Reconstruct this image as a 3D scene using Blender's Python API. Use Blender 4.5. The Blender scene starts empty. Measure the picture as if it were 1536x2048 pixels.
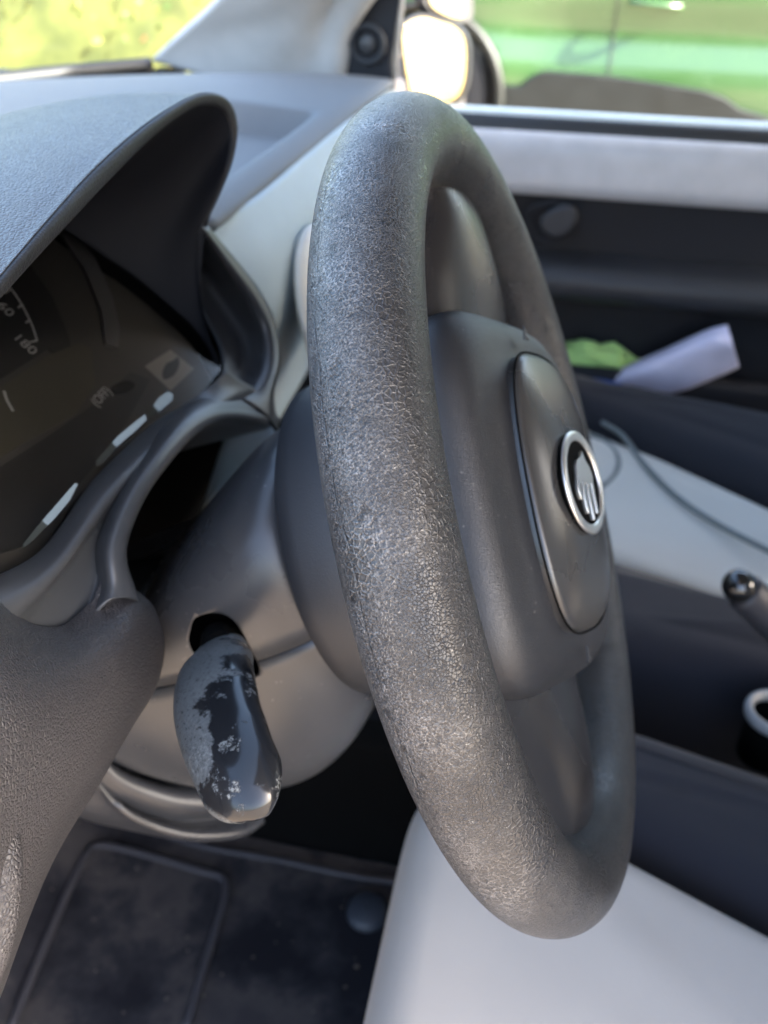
import bpy, bmesh, math, random
from mathutils import Vector, Matrix, noise
random.seed(7)
R = math.radians
scn = bpy.context.scene
col = scn.collection

# ---------------------------------------------------------------- camera
# world frame: origin = centre of the steering wheel, +X rear of the car, +Y passenger side, +Z up (metres)
F = 1800.0
PIT, ROL = R(34), R(1.2)
_a, _b = .3705, .1934
def vnorm(v): return v.normalized()
nc = Vector((math.cos(_b)*math.cos(_a), math.sin(_b), math.cos(_b)*math.sin(_a)))
upc = Vector((math.sin(ROL)*math.cos(PIT), math.cos(ROL)*math.cos(PIT), math.sin(PIT)))
Xc = vnorm(nc - upc*nc.dot(upc)); Yc = upc.cross(Xc)
M = Matrix((Xc, Yc, upc))
wc = Vector((.0629, .0038, -.4323))
CAM = -(M @ wc)
N = M @ nc                                   # steering axis, towards the driver
N = Vector((N.x, 0, N.z)).normalized()
W = Vector((-N.z, 0, N.x))                   # "up" across the steering axis
cam_d = bpy.data.cameras.new('camera'); cam = bpy.data.objects.new('camera', cam_d); col.objects.link(cam)
cam.matrix_world = Matrix.Translation(CAM) @ M.to_4x4()
cam_d.sensor_fit = 'VERTICAL'; cam_d.sensor_height = 24; cam_d.lens = 24*F/2048
cam_d.clip_start = .01; cam_d.clip_end = 300
cam_d.dof.use_dof = True; cam_d.dof.focus_distance = .29; cam_d.dof.aperture_fstop = 6.8
scn.camera = cam

# ---------------------------------------------------------------- light
SUN_DIR = Vector((.80, -.13, .56)).normalized()      # towards the sun
world = bpy.data.worlds.new('World'); scn.world = world; world.use_nodes = True
nt = world.node_tree
sky = nt.nodes.new('ShaderNodeTexSky'); sky.sky_type = 'NISHITA'; sky.sun_disc = False
sky.sun_elevation = math.asin(SUN_DIR.z); sky.sun_rotation = math.atan2(SUN_DIR.x, SUN_DIR.y)
sky.air_density = .85; sky.dust_density = 4.0; sky.ozone_density = .5
nt.links.new(sky.outputs[0], nt.nodes['Background'].inputs[0]); nt.nodes['Background'].inputs[1].default_value = .15
sd = bpy.data.lights.new('sun', 'SUN'); sd.energy = 3.4; sd.angle = R(.6); sd.color = (1, .94, .86)
so = bpy.data.objects.new('sun', sd); col.objects.link(so)
so.rotation_euler = SUN_DIR.to_track_quat('Z', 'Y').to_euler()
scn.view_settings.view_transform = 'Standard'; scn.view_settings.look = 'None'
scn.view_settings.gamma = 1; scn.view_settings.use_curve_mapping = False
scn.view_settings.exposure = 3.3
scn.cycles.use_denoising = True
scn.cycles.max_bounces = 8; scn.cycles.caustics_reflective = False; scn.cycles.caustics_refractive = False
scn.cycles.sample_clamp_indirect = 6

# ---------------------------------------------------------------- geometry helpers
def ray(px, py): return M @ (Vector((px-768, 1024-py, -F))/F)
def at(px, py, X=None, Y=None, Z=None, d=None, s=None):
    """the real point a sight line meets at a plane of the car (X, Y, Z), a depth d or a distance s along the steering axis"""
    r = ray(px, py)
    if d is not None: t = d
    elif X is not None: t = (X-CAM.x)/r.x
    elif Y is not None: t = (Y-CAM.y)/r.y
    elif Z is not None: t = (Z-CAM.z)/r.z
    else: t = (s-CAM.dot(N))/r.dot(N)
    return CAM + r*t
def cyl(s, y, w): return N*s + Vector((0, y, 0)) + W*w      # column frame
def cr(p0, p1, p2, p3, t):
    return .5*((2*p1) + (p2-p0)*t + (2*p0-5*p1+4*p2-p3)*t*t + (3*p1-p0-3*p2+p3)*t**3)
def curve(pts, n, closed=False):
    pts = [Vector(p) for p in pts]; m = len(pts); out = []
    if m == 2: return [pts[0].lerp(pts[1], i/(n-1)) for i in range(n)]
    if closed:
        for i in range(n):
            f = i/n*m; k = int(f); out.append(cr(pts[(k-1) % m], pts[k % m], pts[(k+1) % m], pts[(k+2) % m], f-k))
    else:
        for i in range(n):
            f = i/(n-1)*(m-1); k = min(int(f), m-2); t = f-k
            a = pts[k-1] if k > 0 else pts[0]*2-pts[1]
            d = pts[k+2] if k+2 < m else pts[-1]*2-pts[-2]
            out.append(cr(a, pts[k], pts[k+1], d, t))
    return out
def link(name, me, m=None, parent=None, smooth=True, world=False):
    if smooth:
        for p in me.polygons: p.use_smooth = True
    o = bpy.data.objects.new(name, me); col.objects.link(o)
    if m is not None: me.materials.append(m)
    if parent is not None:
        o.parent = parent
        if world: o.matrix_parent_inverse = PINV.get(parent.name, Matrix())
    return o
PINV = {}
def grid_mesh(rows, closed_u=False, closed_v=False):
    nv, nu = len(rows), len(rows[0])
    vs = [tuple(p) for r in rows for p in r]; fs = []
    for j in range(nv if closed_v else nv-1):
        for i in range(nu if closed_u else nu-1):
            a = j*nu+i; b = j*nu+(i+1) % nu; c = ((j+1) % nv)*nu+(i+1) % nu; d = ((j+1) % nv)*nu+i
            fs.append((a, b, c, d))
    me = bpy.data.meshes.new('mesh'); me.from_pydata(vs, [], fs); me.update(); return me
def patch(name, ctrl, m, parent=None, nu=60, nv=40, thick=0, closed_u=False, flip=False, off=-1):
    """smooth sheet through a grid of control points, given real thickness"""
    rows = [curve(r, nu, closed_u) for r in ctrl]
    cols = [curve([r[i] for r in rows], nv) for i in range(nu)]
    rows = [[cols[i][j] for i in range(nu)] for j in range(nv)]
    if flip: rows = rows[::-1]
    o = link(name, grid_mesh(rows, closed_u), m, parent)
    if thick:
        md = o.modifiers.new('solid', 'SOLIDIFY'); md.thickness = thick; md.offset = off
    return o
def tube_mesh(path, rad, seg=16, closed=False, cap=True, aspect=1, upv=None):
    n = len(path); rows = []; prev = None
    for i, p in enumerate(path):
        if closed: t = path[(i+1) % n]-path[i-1]
        else: t = path[min(i+1, n-1)]-path[max(i-1, 0)]
        t.normalize()
        if upv is not None: a = (upv - t*upv.dot(t)).normalized()
        elif prev is None: a = t.orthogonal().normalized()
        else: a = (prev-t*prev.dot(t)).normalized()
        prev = a; b = t.cross(a)
        r = rad(i/(n-1)) if callable(rad) else rad
        rx, ry = r if isinstance(r, tuple) else (r, r*aspect)
        rows.append([p+a*math.cos(q)*rx+b*math.sin(q)*ry for q in (2*math.pi*k/seg for k in range(seg))])
    me = grid_mesh(rows, True, closed)
    if cap and not closed:
        bm = bmesh.new(); bm.from_mesh(me); bm.verts.ensure_lookup_table()
        bm.faces.new([bm.verts[k] for k in range(seg)][::-1]); bm.faces.new([bm.verts[(n-1)*seg+k] for k in range(seg)])
        bm.to_mesh(me); bm.free()
    return me
def prism(name, outline, depth, m, parent=None, bevel=0, seg=3, smooth=True):
    """closed outline (3D points on a plane) extruded along the vector depth"""
    bm = bmesh.new(); a = [bm.verts.new(p) for p in outline]; b = [bm.verts.new(Vector(p)+depth) for p in outline]
    n = len(a); bm.faces.new(a); bm.faces.new(b[::-1])
    for i in range(n): bm.faces.new((a[i], b[i], b[(i+1) % n], a[(i+1) % n]))
    bmesh.ops.recalc_face_normals(bm, faces=bm.faces)
    me = bpy.data.meshes.new('mesh'); bm.to_mesh(me); bm.free()
    o = link(name, me, m, parent, smooth)
    if bevel:
        md = o.modifiers.new('bevel', 'BEVEL'); md.width = bevel; md.segments = seg; md.limit_method = 'ANGLE'; md.angle_limit = R(40)
    if smooth:
        md = o.modifiers.new('wn', 'WEIGHTED_NORMAL'); md.keep_sharp = True
    return o
def box(name, lo, hi, m, parent=None, bevel=.003, seg=3):
    x0, y0, z0 = lo; x1, y1, z1 = hi
    return prism(name, [Vector((x0, y0, z0)), Vector((x1, y0, z0)), Vector((x1, y1, z0)), Vector((x0, y1, z0))], Vector((0, 0, z1-z0)), m, parent, bevel, seg)
def super_sec(a, hu, hd, n=64, e=2.6):
    out = []
    for i in range(n):
        t = 2*math.pi*i/n; c, s = math.cos(t), math.sin(t)
        out.append((a*math.copysign(abs(c)**(2/e), c), (hu if s > 0 else hd)*math.copysign(abs(s)**(2/e), s)))
    return out
def thing(name, label, cat, loc=(0, 0, 0), group=None):
    o = bpy.data.objects.new(name, None); o.empty_display_size = .05; o.location = loc; col.objects.link(o)
    o['label'] = label; o['category'] = cat
    if group: o['group'] = group
    return o
def tag(o, label, cat, group=None):
    o['label'] = label; o['category'] = cat
    if group: o['group'] = group
    return o
def bake(o):
    dg = bpy.context.evaluated_depsgraph_get(); me = bpy.data.meshes.new_from_object(o.evaluated_get(dg)); o.modifiers.clear(); o.data = me

# ---------------------------------------------------------------- materials
def nodes(name):
    m = bpy.data.materials.new(name); m.use_nodes = True; t = m.node_tree
    return m, t, t.nodes['Principled BSDF']
def mk(t, kind, **kw):
    n = t.nodes.new(kind)
    for k, v in kw.items():
        if k in n.inputs: n.inputs[k].default_value = v
        else: setattr(n, k, v)
    return n
def ramp(t, src, stops):
    r = t.nodes.new('ShaderNodeValToRGB'); t.links.new(src, r.inputs[0])
    e = r.color_ramp.elements
    while len(e) < len(stops): e.new(.5)
    for k, (p, c) in enumerate(stops):
        e[k].position = p; e[k].color = (c, c, c, 1) if isinstance(c, (int, float)) else (*c, 1)
    return r.outputs[0]
def c3(c): return (c, c, c) if isinstance(c, (int, float)) else c
def plastic(name, base, rough=.5, grain=0, gstr=.3, var=.12, spec=.5, dust=.0, metal=0, coat=0):
    """moulded plastic: pebbled grain, uneven sheen, a little dust"""
    m, t, b = nodes(name); L = t.links.new; base = c3(base)
    tc = t.nodes.new('ShaderNodeTexCoord').outputs['Object']
    nz = mk(t, 'ShaderNodeTexNoise', Scale=9.0, Detail=6.0); L(tc, nz.inputs['Vector'])
    colr = ramp(t, nz.outputs[0], [(.3, tuple(x*(1-var) for x in base)), (.7, tuple(x*(1+var) for x in base))])
    if dust:
        sp = mk(t, 'ShaderNodeTexVoronoi', Scale=220.0); L(tc, sp.inputs['Vector'])
        n2 = mk(t, 'ShaderNodeTexNoise', Scale=35.0, Detail=4.0); L(tc, n2.inputs['Vector'])
        k1 = ramp(t, sp.outputs['Distance'], [(.0, 1), (.16, 0)]); k2 = ramp(t, n2.outputs[0], [(.52, 0), (.66, 1)])
        mu = mk(t, 'ShaderNodeMath', operation='MULTIPLY'); L(k1, mu.inputs[0]); L(k2, mu.inputs[1])
        mu2 = mk(t, 'ShaderNodeMath', operation='MULTIPLY'); L(mu.outputs[0], mu2.inputs[0]); mu2.inputs[1].default_value = dust
        mx = mk(t, 'ShaderNodeMix', data_type='RGBA'); L(mu2.outputs[0], mx.inputs['Factor']); L(colr, mx.inputs['A']); mx.inputs['B'].default_value = (.35, .34, .32, 1)
        colr = mx.outputs['Result']
    L(colr, b.inputs['Base Color'])
    rr = ramp(t, nz.outputs[0], [(.3, max(rough-.07, .02)), (.7, min(rough+.08, 1))]); L(rr, b.inputs['Roughness'])
    b.inputs['Specular IOR Level'].default_value = spec; b.inputs['Metallic'].default_value = metal
    if coat: b.inputs['Coat Weight'].default_value = coat; b.inputs['Coat Roughness'].default_value = .08
    if grain:
        v = mk(t, 'ShaderNodeTexVoronoi', Scale=grain, feature='DISTANCE_TO_EDGE'); 
        n3 = mk(t, 'ShaderNodeTexNoise', Scale=grain*.7, Detail=2.0); L(tc, n3.inputs['Vector'])
        mxv = mk(t, 'ShaderNodeMix', data_type='VECTOR'); mxv.inputs['Factor'].default_value = .0012*0+.004
        vm = mk(t, 'ShaderNodeVectorMath', operation='MULTIPLY_ADD'); L(n3.outputs['Color'], vm.inputs[0]); vm.inputs[1].default_value = (.5/grain,)*3; L(tc, vm.inputs[2])
        L(vm.outputs[0], v.inputs['Vector'])
        h = ramp(t, v.outputs['Distance'], [(.0, 0), (.32, 1)])
        bp = mk(t, 'ShaderNodeBump', Strength=gstr, Distance=.25/grain); L(h, bp.inputs['Height']); L(bp.outputs[0], b.inputs['Normal'])
    return m
def fabric(name, base, rough=.9, wave=900, marks=.1):
    m, t, b = nodes(name); L = t.links.new; base = c3(base)
    tc = t.nodes.new('ShaderNodeTexCoord').outputs['Object']
    nz = mk(t, 'ShaderNodeTexNoise', Scale=5.0, Detail=6.0); L(tc, nz.inputs['Vector'])
    colr = ramp(t, nz.outputs[0], [(.3, tuple(x*(1-marks) for x in base)), (.65, base)])
    sp = mk(t, 'ShaderNodeTexNoise', Scale=22.0, Detail=3.0); L(tc, sp.inputs['Vector'])
    k = ramp(t, sp.outputs[0], [(.68, 0), (.78, .35)])
    mx = mk(t, 'ShaderNodeMix', data_type='RGBA'); L(k, mx.inputs['Factor']); L(colr, mx.inputs['A']); mx.inputs['B'].default_value = tuple(x*.55 for x in base)+(1,)
    L(mx.outputs['Result'], b.inputs['Base Color']); b.inputs['Roughness'].default_value = rough
    b.inputs['Specular IOR Level'].default_value = .25; b.inputs['Sheen Weight'].default_value = .15
    n3 = mk(t, 'ShaderNodeTexNoise', Scale=wave, Detail=2.0); L(tc, n3.inputs['Vector'])
    bp = mk(t, 'ShaderNodeBump', Strength=.4, Distance=.0006); L(n3.outputs[0], bp.inputs['Height']); L(bp.outputs[0], b.inputs['Normal'])
    return m
def simple(name, base, rough=.5, metal=0, spec=.5):
    m, t, b = nodes(name); L = t.links.new; base = c3(base)
    tc = t.nodes.new('ShaderNodeTexCoord').outputs['Object']
    nz = mk(t, 'ShaderNodeTexNoise', Scale=30.0, Detail=5.0); L(tc, nz.inputs['Vector'])
    L(ramp(t, nz.outputs[0], [(.3, tuple(x*.92 for x in base)), (.7, tuple(min(x*1.05, 1) for x in base))]), b.inputs['Base Color'])
    b.inputs['Roughness'].default_value = rough; b.inputs['Metallic'].default_value = metal; b.inputs['Specular IOR Level'].default_value = spec
    return m
def glass(name, tint=(.93, .97, .95), ior=1.45, rough=.01, amount=1.0):
    m, t, b = nodes(name); t.nodes.remove(b); L = t.links.new
    tr = mk(t, 'ShaderNodeBsdfTransparent'); tr.inputs[0].default_value = (*tint, 1)
    gl = mk(t, 'ShaderNodeBsdfGlossy', Roughness=rough); fr = mk(t, 'ShaderNodeFresnel', IOR=ior)
    mu = mk(t, 'ShaderNodeMath', operation='MULTIPLY'); L(fr.outputs[0], mu.inputs[0]); mu.inputs[1].default_value = amount
    mx = mk(t, 'ShaderNodeMixShader'); L(mu.outputs[0], mx.inputs[0]); L(tr.outputs[0], mx.inputs[1]); L(gl.outputs[0], mx.inputs[2])
    L(mx.outputs[0], t.nodes['Material Output'].inputs[0]); return m

def leather_worn():
    """rim leather: fine cell network, flattened and scuffed grey by hands, black pits where the grain is lost, a split seam"""
    m, t, b = nodes('worn_leather'); L = t.links.new
    tc = t.nodes.new('ShaderNodeTexCoord').outputs['Object']
    def math_(op, a, bb=None, clamp=False):
        n = mk(t, 'ShaderNodeMath', operation=op); n.use_clamp = clamp
        for k, v in enumerate((a, bb)):
            if v is None: continue
            if isinstance(v, (int, float)): n.inputs[k].default_value = v
            else: L(v, n.inputs[k])
        return n.outputs[0]
    # domain warp
    wn = mk(t, 'ShaderNodeTexNoise', Scale=260.0, Detail=2.0); L(tc, wn.inputs['Vector'])
    vm = mk(t, 'ShaderNodeVectorMath', operation='MULTIPLY_ADD'); L(wn.outputs['Color'], vm.inputs[0]); vm.inputs[1].default_value = (.0022,)*3; L(tc, vm.inputs[2])
    cell = mk(t, 'ShaderNodeTexVoronoi', Scale=470.0, feature='DISTANCE_TO_EDGE'); L(vm.outputs[0], cell.inputs['Vector'])
    cell2 = mk(t, 'ShaderNodeTexVoronoi', Scale=980.0, feature='DISTANCE_TO_EDGE'); L(vm.outputs[0], cell2.inputs['Vector'])
    big = mk(t, 'ShaderNodeTexNoise', Scale=26.0, Detail=4.0); L(tc, big.inputs['Vector'])
    mid = mk(t, 'ShaderNodeTexNoise', Scale=150.0, Detail=5.0, Roughness=.7); L(tc, mid.inputs['Vector'])
    fine = mk(t, 'ShaderNodeTexNoise', Scale=1500.0, Detail=4.0, Roughness=.7); L(tc, fine.inputs['Vector'])
    # position round the tube
    sx = mk(t, 'ShaderNodeSeparateXYZ'); L(tc, sx.inputs[0])
    rad = math_('SUBTRACT', math_('SQRT', math_('ADD', math_('MULTIPLY', sx.outputs[0], sx.outputs[0]), math_('MULTIPLY', sx.outputs[1], sx.outputs[1]))), .17)
    ang = math_('ARCTAN2', sx.outputs[2], rad)
    near = ramp(t, math_('ADD', math_('MULTIPLY', sx.outputs[0], 3.0), .5), [(.25, 1), (.60, 0)])
    zone = ramp(t, math_('ADD', math_('MULTIPLY', ang, .32), math_('ADD', math_('MULTIPLY', big.outputs[0], .55), math_('MULTIPLY', sx.outputs[1], -.9))), [(.28, 1), (.56, 0)])
    # ridge network: light on the ridges
    e1 = ramp(t, cell.outputs['Distance'], [(.0, 1), (.075, .8), (.16, 0)])
    e2 = ramp(t, cell2.outputs['Distance'], [(.0, 1), (.14, 0)])
    worn = ramp(t, big.outputs[0], [(.40, 0), (.60, 1)])
    mxe = mk(t, 'ShaderNodeMix', data_type='RGBA'); L(worn, mxe.inputs['Factor']); L(e1, mxe.inputs['A']); L(e2, mxe.inputs['B'])
    net = mxe.outputs['Result']
    pit = ramp(t, mid.outputs[0], [(.36, 1), (.41, 0)])
    dots = mk(t, 'ShaderNodeTexVoronoi', Scale=430.0); L(vm.outputs[0], dots.inputs['Vector'])
    patchy = mk(t, 'ShaderNodeTexNoise', Scale=55.0, Detail=3.0, Roughness=.6); L(tc, patchy.inputs['Vector'])
    dt = math_('MULTIPLY', ramp(t, dots.outputs['Distance'], [(.16, 1), (.34, 0)]), ramp(t, patchy.outputs[0], [(.44, 0), (.56, 1)]))
    pitm = math_('MULTIPLY', math_('MAXIMUM', pit, dt), math_('MULTIPLY', near, zone))
    seam = ramp(t, math_('ABSOLUTE', math_('ADD', math_('SUBTRACT', ang, -.50), math_('MULTIPLY', math_('SUBTRACT', big.outputs[0], .5), .5))), [(.0, 1), (.03, 0)])
    seam = math_('MULTIPLY', seam, ramp(t, mid.outputs[0], [(.45, 0), (.55, 1)]))
    h = math_('ADD', math_('MULTIPLY', net, .85), math_('MULTIPLY', fine.outputs[0], .28))
    h = math_('SUBTRACT', h, math_('MULTIPLY', pitm, 1.1))
    h = math_('SUBTRACT', h, math_('MULTIPLY', seam, 1.2))
    bp = mk(t, 'ShaderNodeBump', Strength=.75, Distance=.00035); L(h, bp.inputs['Height']); L(bp.outputs[0], b.inputs['Normal'])
    # scuffed grey on the ridges
    f2 = ramp(t, fine.outputs[0], [(.42, 0), (.6, 1)])
    sc = math_('MULTIPLY', math_('MULTIPLY', net, f2), .9)
    sc = math_('ADD', sc, math_('MULTIPLY', f2, .25))
    area = mk(t, 'ShaderNodeTexNoise', Scale=17.0, Detail=5.0, Roughness=.6); L(tc, area.inputs['Vector'])
    sc = math_('MULTIPLY', sc, ramp(t, area.outputs[0], [(.38, .30), (.58, 1)]))
    sc = math_('MULTIPLY', sc, math_('SUBTRACT', 1.0, math_('MAXIMUM', pitm, seam)), True)
    sc = math_('MULTIPLY', sc, math_('ADD', math_('MULTIPLY', math_('MULTIPLY', near, zone), .85), .15))
    mx = mk(t, 'ShaderNodeMix', data_type='RGBA'); L(sc, mx.inputs['Factor']); mx.inputs['A'].default_value = (.010, .010, .011, 1); mx.inputs['B'].default_value = (.27, .255, .24, 1)
    L(mx.outputs['Result'], b.inputs['Base Color'])
    L(ramp(t, math_('ADD', math_('MULTIPLY', net, .5), math_('MULTIPLY', fine.outputs[0], .6)), [(.2, .50), (.75, .25)]), b.inputs['Roughness'])
    b.inputs['Specular IOR Level'].default_value = .62
    b.inputs['Coat Weight'].default_value = .15; b.inputs['Coat Roughness'].default_value = .30
    bp2 = mk(t, 'ShaderNodeBump', Strength=.5, Distance=.0003); L(h, bp2.inputs['Height']); L(bp2.outputs[0], b.inputs['Coat Normal'])
    return m
def stalk_worn():
    m, t, b = nodes('worn_stalk_plastic'); L = t.links.new
    tc = t.nodes.new('ShaderNodeTexCoord').outputs['Generated']
    sx = mk(t, 'ShaderNodeSeparateXYZ'); L(t.nodes.new('ShaderNodeTexCoord').outputs['UV'], sx.inputs[0])
    tc = t.nodes.new('ShaderNodeTexCoord').outputs['Object']
    n1 = mk(t, 'ShaderNodeTexNoise', Scale=60.0, Detail=8.0, Roughness=.65); L(tc, n1.inputs['Vector'])
    n2 = mk(t, 'ShaderNodeTexNoise', Scale=600.0, Detail=5.0, Roughness=.8); L(tc, n2.inputs['Vector'])
    # coating left (matt, chalky) near the root and down one side: ragged border
    def ma(x, k_, c_):
        n = mk(t, 'ShaderNodeMath', operation='MULTIPLY_ADD'); L(x, n.inputs[0]); n.inputs[1].default_value = k_
        if isinstance(c_, (int, float)): n.inputs[2].default_value = c_
        else: L(c_, n.inputs[2])
        return n.outputs[0]
    A = ma(sx.outputs[1], -.50, ma(sx.outputs[0], -.95, ma(n1.outputs[0], 1.5, -.10)))
    B = ma(sx.outputs[1], -1.0, ma(n1.outputs[0], .35, -.08))
    mm_ = mk(t, 'ShaderNodeMath', operation='MAXIMUM'); L(A, mm_.inputs[0]); L(B, mm_.inputs[1])
    k = ramp(t, mm_.outputs[0], [(.0, 0), (.09, 1)])
    ch = mk(t, 'ShaderNodeMath', operation='MULTIPLY'); L(k, ch.inputs[0]); L(ramp(t, n2.outputs[0], [(.38, .25), (.66, .75)]), ch.inputs[1])
    sc = ramp(t, n1.outputs[0], [(.565, 0), (.60, 1)]); sp = mk(t, 'ShaderNodeMath', operation='MULTIPLY'); L(sc, sp.inputs[0]); L(ramp(t, n2.outputs[0], [(.5, 0), (.6, 1)]), sp.inputs[1])
    mxx = mk(t, 'ShaderNodeMath', operation='MAXIMUM'); L(ch.outputs[0], mxx.inputs[0]); L(sp.outputs[0], mxx.inputs[1])
    mx = mk(t, 'ShaderNodeMix', data_type='RGBA'); L(mxx.outputs[0], mx.inputs['Factor']); mx.inputs['A'].default_value = (.012, .013, .015, 1); mx.inputs['B'].default_value = (.20, .215, .215, 1)
    L(mx.outputs['Result'], b.inputs['Base Color'])
    rg = mk(t, 'ShaderNodeMix', data_type='RGBA'); L(mxx.outputs[0], rg.inputs['Factor']); rg.inputs['A'].default_value = (.16,)*3+(1,); rg.inputs['B'].default_value = (.6,)*3+(1,)
    L(rg.outputs['Result'], b.inputs['Roughness'])
    bp = mk(t, 'ShaderNodeBump', Strength=.5, Distance=.0004); L(mxx.outputs[0], bp.inputs['Height']); L(bp.outputs[0], b.inputs['Normal'])
    return m

M_rim = leather_worn()
M_spoke = plastic('spoke_plastic', (.016, .0155, .017), .27, 900, .12)
M_bag = plastic('airbag_skin', (.018, .019, .022), .42, 1100, .35, dust=.5)
M_gloss = plastic('satin_panel', (.035, .034, .033), .28, spec=.6)
M_chrome = simple('brushed_chrome', (.74, .74, .72), .36, 1)
M_shell = plastic('hub_shell_plastic', (.018, .020, .024), .5, 900, .2)
M_shroud = plastic('shroud_plastic', (.042, .043, .046), .30, 1500, .12, dust=.6)
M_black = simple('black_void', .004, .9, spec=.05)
M_hood = plastic('hood_grain', (.062, .064, .068), .38, 560, 1.0)
M_liph_ = plastic('hood_lip_plastic', (.016, .017, .019), .5, 600, .4, spec=.35)
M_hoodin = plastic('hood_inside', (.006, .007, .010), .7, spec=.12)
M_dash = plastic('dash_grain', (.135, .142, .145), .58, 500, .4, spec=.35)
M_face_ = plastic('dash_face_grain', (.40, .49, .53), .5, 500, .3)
M_lower = plastic('lower_dash_grain', (.036, .034, .036), .42, 650, .8, dust=.4)
M_surr_ = plastic('surround_plastic', (.048, .051, .056), .36, 1500, .1, dust=.5)
M_bezel = plastic('bezel_plastic', (.028, .029, .032), .34, 1500, .1, dust=.5)
M_cluster = simple('cluster_face', (.055, .052, .048), .6)
M_dialA = simple('dial_face', (.016, .016, .017), .5)
M_olive = simple('display_olive', (.060, .056, .040), .5)  # olive brown of the display field
M_ring_ = simple('dial_ring_grey', (.10, .10, .105), .5)
M_sq_ = simple('square_print', (.24, .22, .20), .6)
M_pipe_ = simple('seat_piping', (.15, .17, .17), .8)
M_dark2_ = plastic('handbrake_rubber', (.03, .03, .036), .45)
M_glossblack_ = simple('gloss_black', .01, .08, 0, .8)
M_stud_ = simple('mat_stud', (.035, .042, .055), .5)
M_grit_ = simple('grit', (.09, .075, .06), .8)
M_paper2_ = simple('white_paper', (.6, .6, .62), .7)
M_white = simple('white_print', (.50, .50, .50), .6)
M_silver_ = simple('silver_edge', (.55, .60, .60), .25)
M_sill = simple('painted_door_metal', (.46, .455, .46), .35)
M_rubber = simple('black_rubber', (.012, .013, .014), .5)
M_trim = plastic('door_trim', (.012, .0135, .018), .6, 500, .2, spec=.3)
M_trim2 = plastic('door_armrest', (.022, .025, .031), .5, 500, .2)
M_pillar = simple('pillar_trim', (.46, .46, .45), .7)
M_seatL = fabric('light_seat_cover', (.43, .40, .365))
M_seatP = fabric('pale_seat_fabric', (.52, .51, .465))
M_dark = fabric('dark_bolster', (.013, .014, .020))
M_mat = fabric('floor_mat', (.034, .032, .034), marks=.85)
m_, t_n, b_n = nodes('dusty_mat'); tc_ = t_n.nodes.new('ShaderNodeTexCoord').outputs['Object']
n_a = mk(t_n, 'ShaderNodeTexNoise', Scale=9.0, Detail=7.0, Roughness=.62); t_n.links.new(tc_, n_a.inputs['Vector'])
n_b = mk(t_n, 'ShaderNodeTexNoise', Scale=700.0, Detail=2.0); t_n.links.new(tc_, n_b.inputs['Vector'])
t_n.links.new(ramp(t_n, n_a.outputs[0], [(.40, (.014, .014, .018)), (.50, (.030, .029, .033)), (.57, (.060, .054, .053)), (.68, (.040, .037, .040))]), b_n.inputs['Base Color'])
b_n.inputs['Roughness'].default_value = .95; b_n.inputs['Specular IOR Level'].default_value = .15
bp_ = mk(t_n, 'ShaderNodeBump', Strength=.6, Distance=.001); t_n.links.new(n_b.outputs[0], bp_.inputs['Height']); t_n.links.new(bp_.outputs[0], b_n.inputs['Normal'])
M_mat = m_
M_matl = simple('mat_ridge', (.040, .038, .044), .7)
M_green = plastic('green_paint', (.048, .108, .036), .22, spec=.6, coat=.8, var=.03)
M_clad = plastic('grey_cladding', (.008, .010, .009), .5)
M_tyre = simple('tyre_rubber', (.03, .03, .032), .8)
M_alloy = simple('alloy', (.5, .5, .5), .3, .8)
M_vent = simple('vent_ring', (.58, .54, .46), .35)
M_ventin = simple('vent_flap', (.22, .22, .22), .4)
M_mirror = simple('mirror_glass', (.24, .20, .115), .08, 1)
M_paper = simple('lilac_paper', (.66, .64, .80), .7)
M_blue = simple('blue_card', (.03, .09, .32), .6)
M_gcloth = fabric('green_wrapper', (.38, .62, .22))
M_stalk = stalk_worn()
M_glass = glass('window_glass', amount=.5)
M_lens = glass('cluster_lens', (.88, .88, .86), 1.45, .16, 1.0)
M_glint_ = simple('lens_glint', (.075, .088, .088), .4, 1)  # pale metal for the strips that imitate reflections on the lens
M_ceil = simple('roof_lining', (.22, .22, .22), .9)

# ================================================================ the setting
def slope(y): return -.92 + max(0, min(1, (y-1.5)/2.0))*.085
rows = []
for y in (-120, -30, -6, -2, 0, 1.0, 1.5, 2.0, 2.5, 3.0, 6, 12, 40, 150):
    rows.append([Vector((x, y, slope(y))) for x in (-150, -40, -10, -4, -1, 0, 1, 4, 10, 40, 150)])
m, t, b = nodes('paving'); tcn = t.nodes.new('ShaderNodeTexCoord').outputs['Object']
nz = mk(t, 'ShaderNodeTexNoise', Scale=3.0, Detail=8.0); t.links.new(tcn, nz.inputs['Vector'])
t.links.new(ramp(t, nz.outputs[0], [(.3, (.22, .17, .13)), (.7, (.34, .27, .20))]), b.inputs['Base Color']); b.inputs['Roughness'].default_value = .9
g = link('ground', grid_mesh(rows), m); g['kind'] = 'structure'

# ================================================================ steering wheel
Vl = (M @ vnorm(Vector((0, 1, 0)) - nc*nc.y)); Vl = (Vl - N*Vl.dot(N)).normalized(); Ul = Vl.cross(N)
WM = Matrix((Ul, Vl, N)).transposed().to_4x4()        # local x away from camera, y up the picture, z to the driver
wheel = thing('steering_wheel', 'black leather steering wheel with worn scuffed rim, turned so its badge lies sideways', 'steering wheel')
wheel.matrix_world = WM
RR, rr = .17, .0190
nu_, nv_ = 360, 72
rows = []
for j in range(nu_):
    A = 2*math.pi*j/nu_; row = []
    for i in range(nv_):
        B = 2*math.pi*i/nv_
        row.append(Vector(((RR+rr*math.cos(B))*math.cos(A), (RR+rr*math.cos(B))*math.sin(A), rr*1.02*math.sin(B))))
    rows.append(row)
o = link('rim', grid_mesh(rows, True, True), M_rim, wheel); o['label'] = 'scuffed grained leather rim with black pits where the surface is worn off'

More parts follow.
